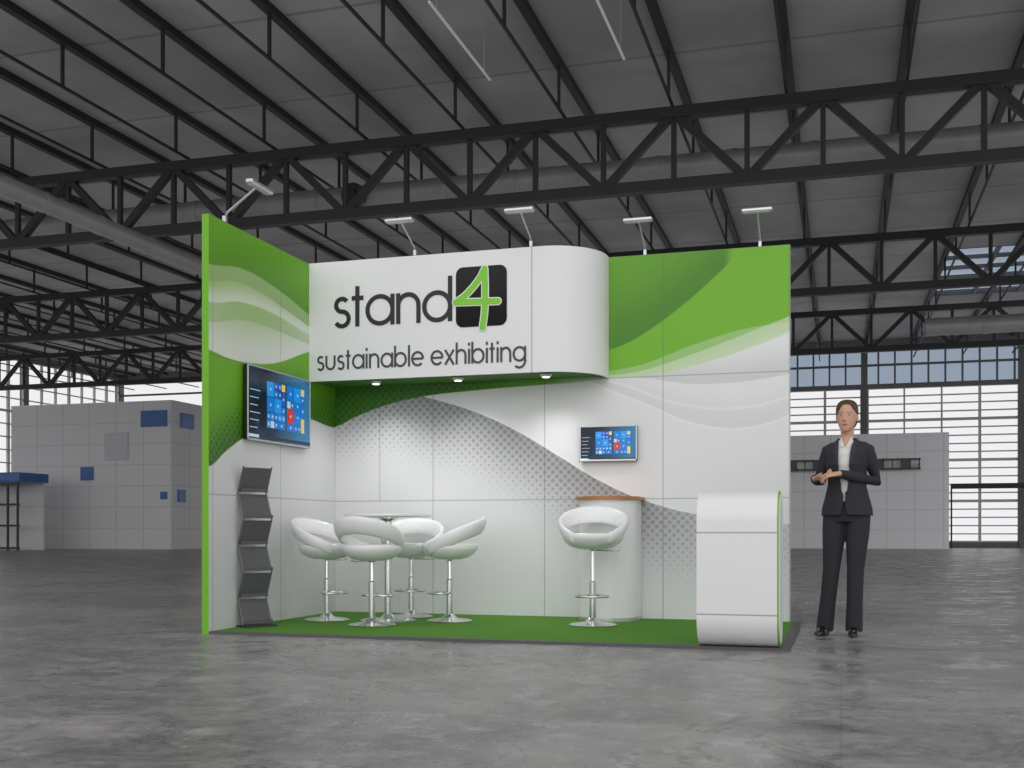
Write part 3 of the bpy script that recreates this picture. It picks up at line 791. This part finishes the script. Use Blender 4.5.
# ------------------------------------------------------------------ bar stools
def stool_parts(h):
    """meshes of a ring-back stool whose rear points to +Y; h raises the seat"""
    out = []
    bm = bmesh.new()
    lathe(bm, [(0.18, 0.0), (0.182, 0.008), (0.165, 0.016), (0.06, 0.03), (0.032, 0.06)], 36); out.append(('base', to_mesh(bm, smooth=True, angle=45), chrome))
    bm = bmesh.new(); lathe(bm, [(0.026, 0.03), (0.026, 0.33), (0.02, 0.335), (0.017, 0.34), (0.017, 0.48 + h), (0.06, 0.50 + h)], 20); out.append(('column', to_mesh(bm, smooth=True, angle=45), chrome))
    bm = bmesh.new()
    pts = [(-0.02, 0.0, 0.23), (-0.10, -0.03, 0.225)] + [(0.125 * math.cos(a), -0.06 + 0.125 * math.sin(a) * 0.9, 0.225) for a in [math.pi + math.pi * i / 12 for i in range(13)]] + [(0.10, -0.03, 0.225), (0.02, 0.0, 0.23)]
    tube(bm, pts, 0.009, 8); out.append(('footrest', to_mesh(bm, smooth=True), chrome))
    bm = bmesh.new(); tube(bm, [(0.02, 0, 0.485 + h), (0.15, -0.02, 0.482 + h), (0.2, -0.03, 0.488 + h)], [0.005, 0.005, 0.008], 8); out.append(('lever', to_mesh(bm, smooth=True), chrome))
    bm = bmesh.new(); rings = []
    for r, z in [(0.03, 0.488), (0.09, 0.492), (0.15, 0.505), (0.198, 0.535), (0.224, 0.570), (0.230, 0.598), (0.218, 0.614), (0.19, 0.612), (0.15, 0.595), (0.07, 0.584), (0.02, 0.582)]:
        rings.append(zring(0, 0, z + h, r * 1.02, r * 0.98, 40))
    loft(bm, rings, True); out.append(('seat', to_mesh(bm, smooth=True), white_gloss))
    bm = bmesh.new(); rings = []
    N = 56; T = 146
    for i in range(N + 1):
        t = math.radians(-T + 2 * T * i / N)
        k0 = min(1.0, max(0.0, (math.cos(t) + 0.80) / 1.80)); k = k0 ** 1.0
        R = 0.206 + 0.050 * min(1, k * 1.3)
        zc = 0.574 + 0.185 * k + h; hh = 0.046 + 0.026 * k; th = 0.022 + 0.005 * k
        if i in (0, N): hh *= 0.4; th *= 0.4
        rad = V((math.sin(t), math.cos(t), 0)); tilt = math.radians(12 + 8 * k)
        axv = (V((0, 0, 1)) * math.cos(tilt) + rad * math.sin(tilt)); axh = (rad * math.cos(tilt) - V((0, 0, 1)) * math.sin(tilt))
        c = V((R * rad.x, R * rad.y, zc))
        rings.append([c + axv * hh * math.cos(a) + axh * th * math.sin(a) for a in [2 * math.pi * q / 14 for q in range(14)]])
    loft(bm, rings, True); out.append(('backrest', to_mesh(bm, smooth=True), white_gloss))
    return out
proto = new_obj('bar_stool', loc=(-3.94, 8.04, PZ), rot=(0, 0, math.radians(75)), label='white ring-back bar stool on a chrome pedestal', cat='bar stool', group='bar stools on the stand')
kids = [new_obj(n, me, m, parent=proto) for n, me, m in stool_parts(0.0)]
for (X, Y, rz) in ((-3.40, 7.70, 172), (-3.42, 8.55, 12), (-2.967, 8.23, -68)):
    c = proto.copy(); sc.collection.objects.link(c); c.location = (X, Y, PZ); c.rotation_euler = (0, 0, math.radians(rz))
    for k in kids:
        q = k.copy(); sc.collection.objects.link(q); q.parent = c
st = new_obj('bar_stool', loc=(-1.80, 8.18, PZ), rot=(0, 0, math.radians(8)), label='raised white ring-back bar stool in front of the wooden-topped counter', cat='bar stool', group='bar stools on the stand')
for n, me, m in stool_parts(0.085): new_obj(n, me, m, parent=st)

# ------------------------------------------------------------------ literature rack
dx, dy = ray(255); d = 812.5 / (629 - 531)
rk = new_obj('literature_rack', loc=(dx * d, dy * d, 0.0205), rot=(0, 0, math.radians(62)), label='folding zigzag brochure rack with grey mesh shelves', cat='brochure rack')
g = G('perforated_metal'); x, y, z = g.xyz()
dm = dots(g, x, z, 0.014, 0.25)
g.put(g.b.inputs['Base Color'], g.mix(dm, (0.125, 0.125, 0.13), (0.06, 0.06, 0.06))); g.b.inputs['Roughness'].default_value = 0.75
perf = g.mat
darkgrey = mat('dark_grey_metal', (0.04, 0.04, 0.045), 0.6)
railm = mat('grey_rail', (0.16, 0.16, 0.165), 0.4, 0.3)
nseg = 6; seg = 0.197; amp = 0.038; hw = 0.122
zz = [0.015 + i * seg for i in range(nseg + 1)]; yy = [-amp if i % 2 == 0 else amp for i in range(nseg + 1)]
for i in range(nseg):
    bm = bmesh.new(); a = V((0, yy[i], zz[i])); b = V((0, yy[i + 1], zz[i + 1])); t = (b - a).normalized(); nn = V((0, -t.z, t.y))
    A = a + t * 0.010; B = b - t * 0.010
    rings = []
    for p in (A, B):
        rings.append([p + V((-hw + 0.004, 0, 0)) + nn * 0.003, p + V((hw - 0.004, 0, 0)) + nn * 0.003, p + V((hw - 0.004, 0, 0)) - nn * 0.003, p + V((-hw + 0.004, 0, 0)) - nn * 0.003])
    loft(bm, rings)
    add_box(bm, (-hw + 0.006, A.y - 0.028, A.z), (hw - 0.006, A.y + 0.004, A.z + 0.004)); add_box(bm, (-hw + 0.006, A.y - 0.031, A.z), (hw - 0.006, A.y - 0.028, A.z + 0.025))
    new_obj('shelf', to_mesh(bm), perf, parent=rk)
for sx in (-hw, hw):
    bm = bmesh.new()
    for i in range(nseg): tube(bm, [(sx, yy[i], zz[i]), (sx, yy[i + 1], zz[i + 1])], 0.006, 8)
    new_obj('side_rail', to_mesh(bm), railm, parent=rk)
new_obj('base_plate', box_mesh((-hw - 0.01, -0.10, 0.0), (hw + 0.01, 0.10, 0.012), 0.003), darkgrey, parent=rk)

# ------------------------------------------------------------------ person
skin = mat('skin', srgb(205, 158, 134), 0.5, var=0.04, scale=20)
suit = mat('charcoal_wool', srgb(42, 43, 49), 0.85, var=0.12, scale=200, bump=0.1)
trou = mat('charcoal_trouser', srgb(43, 44, 50), 0.85, var=0.12, scale=200, bump=0.1)
blouse_m = mat('white_blouse', (0.68, 0.67, 0.65), 0.7, var=0.03)
hair_m = mat('brown_hair', srgb(84, 56, 36), 0.6, var=0.25, scale=60)
shoe_m = mat('black_leather', (0.01, 0.01, 0.01), 0.25)
lip_m = mat('lip', srgb(165, 95, 85), 0.45)
eye_w = mat('eye_white', (0.6, 0.6, 0.6), 0.3); iris_m = mat('iris', srgb(50, 38, 30), 0.3); brow_m = mat('eyebrow', srgb(115, 80, 60), 0.7)
Sh = {-1: V((-0.128, 0.01, 1.312)), 1: V((0.136, 0.01, 1.312))}
El = {-1: V((-0.195, 0.04, 1.085)), 1: V((0.192, 0.035, 1.080))}
Wr = {-1: V((-0.195, -0.145, 1.100)), 1: V((-0.022, -0.180, 1.130))}
hipc = {-1: V((-0.078, 0, 0.86)), 1: V((0.078, 0, 0.86))}
knee = {-1: V((-0.105, -0.012, 0.46)), 1: V((0.060, -0.012, 0.46))}
ank = {-1: V((-0.155, 0.02, 0.08)), 1: V((0.042, 0.02, 0.08))}
def hand(bm, wr, dr, nr, sd, curls):
    dr = V(dr).normalized(); nr = V(nr); nr = (nr - dr * nr.dot(dr)).normalized(); s0 = V(sd); sd = dr.cross(nr); sd = sd if sd.dot(s0) > 0 else -sd
    rings = []
    for t, ra, rb in ((-0.01, .021, .017), (.03, .029, .014), (.06, .033, .012), (.082, .031, .009)):
        rings.append([wr + dr * t + sd * ra * math.cos(a) + nr * rb * math.sin(a) for a in [2 * math.pi * q / 12 for q in range(12)]])
    loft(bm, rings)
    for i in range(4):
        p = wr + dr * 0.07 + sd * (0.026 - 0.0175 * i); sc_ = (0.95, 1.05, 1.0, 0.8)[i] * .9; ang = 0; pts = [p]
        for Ln, c in ((0.046, curls[0]), (0.028, curls[1]), (0.022, curls[2])):
            ang += math.radians(c + i * 3); p = p + (dr * math.cos(ang) + nr * math.sin(ang)) * Ln * sc_; pts.append(p)
        tube(bm, pts, [0.0078, 0.0078, 0.0072, 0.0058], 8)
    p0 = wr + dr * 0.02 + sd * 0.02; p1 = p0 + (dr * 0.8 + sd * 0.35 + nr * 0.25).normalized() * 0.042; p2 = p1 + (dr * 0.9 + nr * 0.4).normalized() * 0.028
    tube(bm, [p0, p1, p2], [0.0115, 0.0095, 0.007], 8)
bm = bmesh.new()
loft(bm, [zring(0, yo, z, rx, ry, 28) for z, rx, ry, yo in [
    (1.428, .012, .012, -.060), (1.432, .024, .022, -.056), (1.442, .034, .038, -.044), (1.460, .047, .062, -.024), (1.482, .057, .080, -.008), (1.51, .064, .088, .0),
    (1.54, .068, .091, .003), (1.57, .070, .094, .005), (1.60, .067, .090, .006), (1.625, .056, .076, .006), (1.642, .038, .05, .006), (1.65, .015, .02, .006)]])
tube(bm, [(0, .02, 1.32), (0, .018, 1.40), (0, .012, 1.47)], [.054, .044, .047], 16)
tube(bm, [(0, -.082, 1.546), (0, -.093, 1.525), (0, -.101, 1.508), (0, -.090, 1.499)], [.005, .007, .0095, .007], 8)
for s in (-1, 1):
    tube(bm, [(s * .009, -.088, 1.505), (s * .009, -.088, 1.501)], [.006, .005], 6)
    loft(bm, [[V((s * .068, .012, 1.525)) + V((s * k, .014 * math.cos(a) * q, .027 * math.sin(a) * q)) for a in [2 * math.pi * j / 10 for j in range(10)]] for k, q in ((-.01, .7), (.004, 1), (.009, .8))])
loft(bm, [zring(0, y0, z, rx, ry, 28) for z, rx, ry, y0 in [
    (.80, .13, .09, .01), (.86, .150, .10, .01), (.95, .130, .09, .005), (1.04, .106, .078, .0), (1.10, .106, .078, 0), (1.2, .118, .088, -.005), (1.28, .120, .082, 0), (1.33, .105, .062, .01), (1.375, .060, .048, .015), (1.40, .043, .043, .017)]])
for s in (-1, 1):
    tube(bm, [Sh[s] + V((-s * .03, 0, -.005)), Sh[s], Sh[s].lerp(El[s], .5), El[s], El[s].lerp(Wr[s], .4), Wr[s]], [.034, .035, .033, .030, .028, .019], 12)
    tube(bm, [hipc[s], hipc[s].lerp(knee[s], .5), knee[s], knee[s].lerp(ank[s], .35), ank[s]], [.075, .062, .046, .044, .032], 14)
    tube(bm, [ank[s] + V((0, .03, -.04)), ank[s] + V((s * .01, -.04, -.04)), ank[s] + V((s * .02, -.12, -.055))], [.027, .03, .02], 10)
hand(bm, Wr[-1], (.88, -.38, .05), (-.1, .25, 1), (0, -1, 0), (18, 28, 25))
hand(bm, Wr[1], (-1, -.14, -.10), (0, .55, -1), (0, .2, 1), (18, 30, 28))
person = new_obj('person', fuse(bm, 0.0036, 2, 0.4), skin, loc=(0.04, 8.09, 0), rot=(0, 0, math.radians(-10)), label='woman in charcoal trouser suit, hands clasped at her waist', cat='person')
bvh_body = BVHTree.FromPolygons([v.co for v in person.data.vertices], [p.vertices[:] for p in person.data.polygons])
def patch(bvh, fn, nu, nv, off):
    bm = bmesh.new(); gr = []
    for i in range(nu + 1):
        row = []
        for j in range(nv + 1):
            x, z = fn(i / nu, j / nv); h = bvh.ray_cast(V((x, -1, z)), V((0, 1, 0)))
            yy_ = h[0].y if h[0] else -0.08
            row.append(bm.verts.new((x, yy_ - off, z)))
        gr.append(row)
    for i in range(nu):
        for j in range(nv): bm.faces.new((gr[i][j], gr[i + 1][j], gr[i + 1][j + 1], gr[i][j + 1]))
    return to_mesh(bm, smooth=True)
lid = lambda u: math.sqrt(max(0, 1 - (2 * u - 1) ** 2))
for s in (-1, 1):
    new_obj('eye', patch(bvh_body, lambda u, v, s=s: (s * .029 + (u - .5) * .025, 1.5405 + (v - .5) * .0095 * lid(u)), 10, 4, .0010), eye_w, parent=person)
    new_obj('iris', patch(bvh_body, lambda u, v, s=s: (s * .029 + (u - .5) * .0095, 1.5408 + (v - .5) * .0092 * lid(u)), 8, 4, .0018), iris_m, parent=person)
    new_obj('eyelid', patch(bvh_body, lambda u, v, s=s: (s * .029 + (u - .5) * .028, 1.5405 + .0048 * lid(u) + (v - .3) * .0022), 10, 2, .0022), brow_m, parent=person)
    new_obj('eyebrow', patch(bvh_body, lambda u, v, s=s: (s * (.013 + .034 * u), 1.557 + .004 * math.sin(u * 2.4) + (v - .5) * .0036 * (1 - .5 * u)), 8, 2, .0012), brow_m, parent=person)
new_obj('mouth', patch(bvh_body, lambda u, v: ((u - .5) * .042, 1.474 + (v - .5) * .013 * math.sin(math.pi * min(max(u, .04), .96)) + .003 * abs(u - .5) * 2), 12, 4, .002), lip_m, parent=person)
new_obj('mouth_line', patch(bvh_body, lambda u, v: ((u - .5) * .040, 1.4745 + (v - .5) * .0016 + .003 * abs(u - .5) * 2), 12, 1, .003), brow_m, parent=person)
bm = bmesh.new()
loft(bm, [zring(0, yo, z, rx, ry, 40) for z, rx, ry, yo in [(1.455, .035, .03, .06), (1.47, .056, .058, .03), (1.50, .069, .086, .014), (1.53, .073, .096, .009), (1.57, .076, .101, .008), (1.60, .075, .098, .008), (1.63, .064, .084, .008), (1.648, .045, .058, .008), (1.657, .016, .02, .008)]])
tube(bm, [(0, .08, 1.55), (0, .125, 1.54), (0, .145, 1.535)], [.035, .036, .015], 14)
hm = fuse(bm, 0.004, 2)
def hair_cut(c):
    if c.y < 0.0: lim = 1.618 - 1.5 * max(0, abs(c.x - .008) - .026)
    else: lim = 1.560 - c.y * 1.5
    return c.z < min(1.618, max(1.46, lim))
ho = new_obj('hair', cut(hm, hair_cut, 10), hair_m, parent=person)
md = ho.modifiers.new('thick', 'SOLIDIFY'); md.thickness = 0.006; md.offset = -1
# blouse with open neck
bm = bmesh.new()
loft(bm, [zring(0, y0, z, rx, ry, 30) for z, rx, ry, y0 in [(.93, .142, .100, .004), (1.04, .117, .090, .0), (1.10, .117, .092, 0), (1.2, .130, .105, -.008), (1.28, .133, .096, -.002), (1.33, .115, .072, .008), (1.37, .070, .056, .014), (1.396, .052, .052, .016)]])
bl = fuse(bm, 0.006, 3)
bvh_b = BVHTree.FromPolygons([v.co for v in bl.vertices], [p.vertices[:] for p in bl.polygons])
bo = new_obj('blouse', cut(bl, lambda c: c.z > 1.388 or (c.y < 0 and c.z > 1.315 and abs(c.x) < (c.z - 1.315) * .42), 6), blouse_m, parent=person)
for s in (-1, 1):
    new_obj('shirt_collar', patch(bvh_b, lambda u, v, s=s: (s * (.005 + v * .024 + u * (.020 * (1 - v) + .008)), 1.318 + v * .058 + u * .004), 6, 8, .006), blouse_m, parent=person)
# trousers
bm = bmesh.new()
loft(bm, [zring(0, .006, z, rx, ry, 30) for z, rx, ry in [(.80, .143, .103), (.86, .158, .111), (.93, .148, .103), (1.0, .128, .092)]])
for s in (-1, 1):
    hm_ = ank[s] + V((s * .002, .0, -.045))
    tube(bm, [hipc[s] + V((0, 0, .03)), hipc[s].lerp(knee[s], .3), hipc[s].lerp(knee[s], .7), knee[s], knee[s].lerp(hm_, .5), hm_], [.083, .082, .069, .060, .058, .062], 18, rb=[.084, .082, .068, .058, .055, .060])
new_obj('trousers', fuse(bm, 0.006, 3), trou, parent=person)
# jacket
bm = bmesh.new()
loft(bm, [zring(0, y0, z, rx, ry, 36) for z, rx, ry, y0 in [(.835, .174, .132, .004), (.90, .168, .125, .003), (.98, .146, .112, .0), (1.06, .127, .103, -.002), (1.12, .128, .105, -.004), (1.2, .142, .118, -.010), (1.27, .147, .111, -.004), (1.315, .135, .091, .004), (1.350, .098, .072, .012), (1.385, .062, .058, .017), (1.40, .056, .056, .018)]])
for s in (-1, 1):
    cf = Wr[s] + (El[s] - Wr[s]).normalized() * .012
    tube(bm, [Sh[s] + V((-s * .070, 0, .022)), Sh[s] + V((-s * .03, 0, .008)), Sh[s] + V((s * .001, 0, -.006)), Sh[s].lerp(El[s], .45) + V((s * .004, 0, 0)), El[s], El[s].lerp(cf, .5), cf], [.030, .040, .044, .042, .038, .035, .029], 16)
jm = fuse(bm, 0.005, 5); bvh_j = BVHTree.FromPolygons([v.co for v in jm.vertices], [p.vertices[:] for p in jm.polygons])
def hwz(z):
    K = [(.80, .034), (.90, .010), (.99, .006), (1.02, .020), (1.15, .036), (1.30, .044), (1.36, .050), (1.45, .060)]
    for (a, fa), (b, fb) in zip(K, K[1:]):
        if a <= z <= b: return fa + (fb - fa) * (z - a) / (b - a)
    return 0.05
def jcut(c):
    armzone = c.y < -.130 and 1.03 < c.z < 1.19
    return (abs(c.x) < hwz(c.z) and c.y < -.03 and not armzone) or c.z < .845 or c.z > 1.385
jo = new_obj('jacket', cut(jm, jcut, 12), suit, parent=person)
md = jo.modifiers.new('thick', 'SOLIDIFY'); md.thickness = 0.005; md.offset = 0
lapel_m = mat('lapel_wool', srgb(52, 53, 60), 0.85, var=0.1, scale=200)
for s in (-1, 1):
    def lf(u, v, s=s):
        z = 1.345 - (1.345 - 1.175) * v; wd_ = .036 * (1 - v) ** .6 * (1 if v > .18 else .8) + .004
        return (s * (hwz(z) + u * wd_ - .003), z)
    lo = new_obj('lapel', patch(bvh_j, lf, 5, 16, .007), lapel_m, parent=person)
bm = bmesh.new(); tube(bm, [(.014, -.113, 1.0), (.014, -.119, 1.0)], [.009, .008], 12); new_obj('button', to_mesh(bm), shoe_m, parent=person)
# shoes
for s in (-1, 1):
    bm = bmesh.new(); A = ank[s]; rings = []
    for yv, rx, zt, xo in ((.065, .018, .045, 0), (.05, .03, .065, 0), (.01, .033, .085, .002), (-.04, .034, .075, .006), (-.09, .037, .055, .012), (-.13, .031, .038, .018), (-.155, .014, .024, .022)):
        ring_ = []
        for q in range(16):
            a = 2 * math.pi * q / 16
            ring_.append(V((A.x + s * xo + rx * math.cos(a), A.y + yv, max(.003, zt / 2 + zt / 2 * math.sin(a) * 1.1))))
        rings.append(ring_)
    loft(bm, rings); new_obj('shoe', to_mesh(bm, smooth=True, angle=60), shoe_m, parent=person)
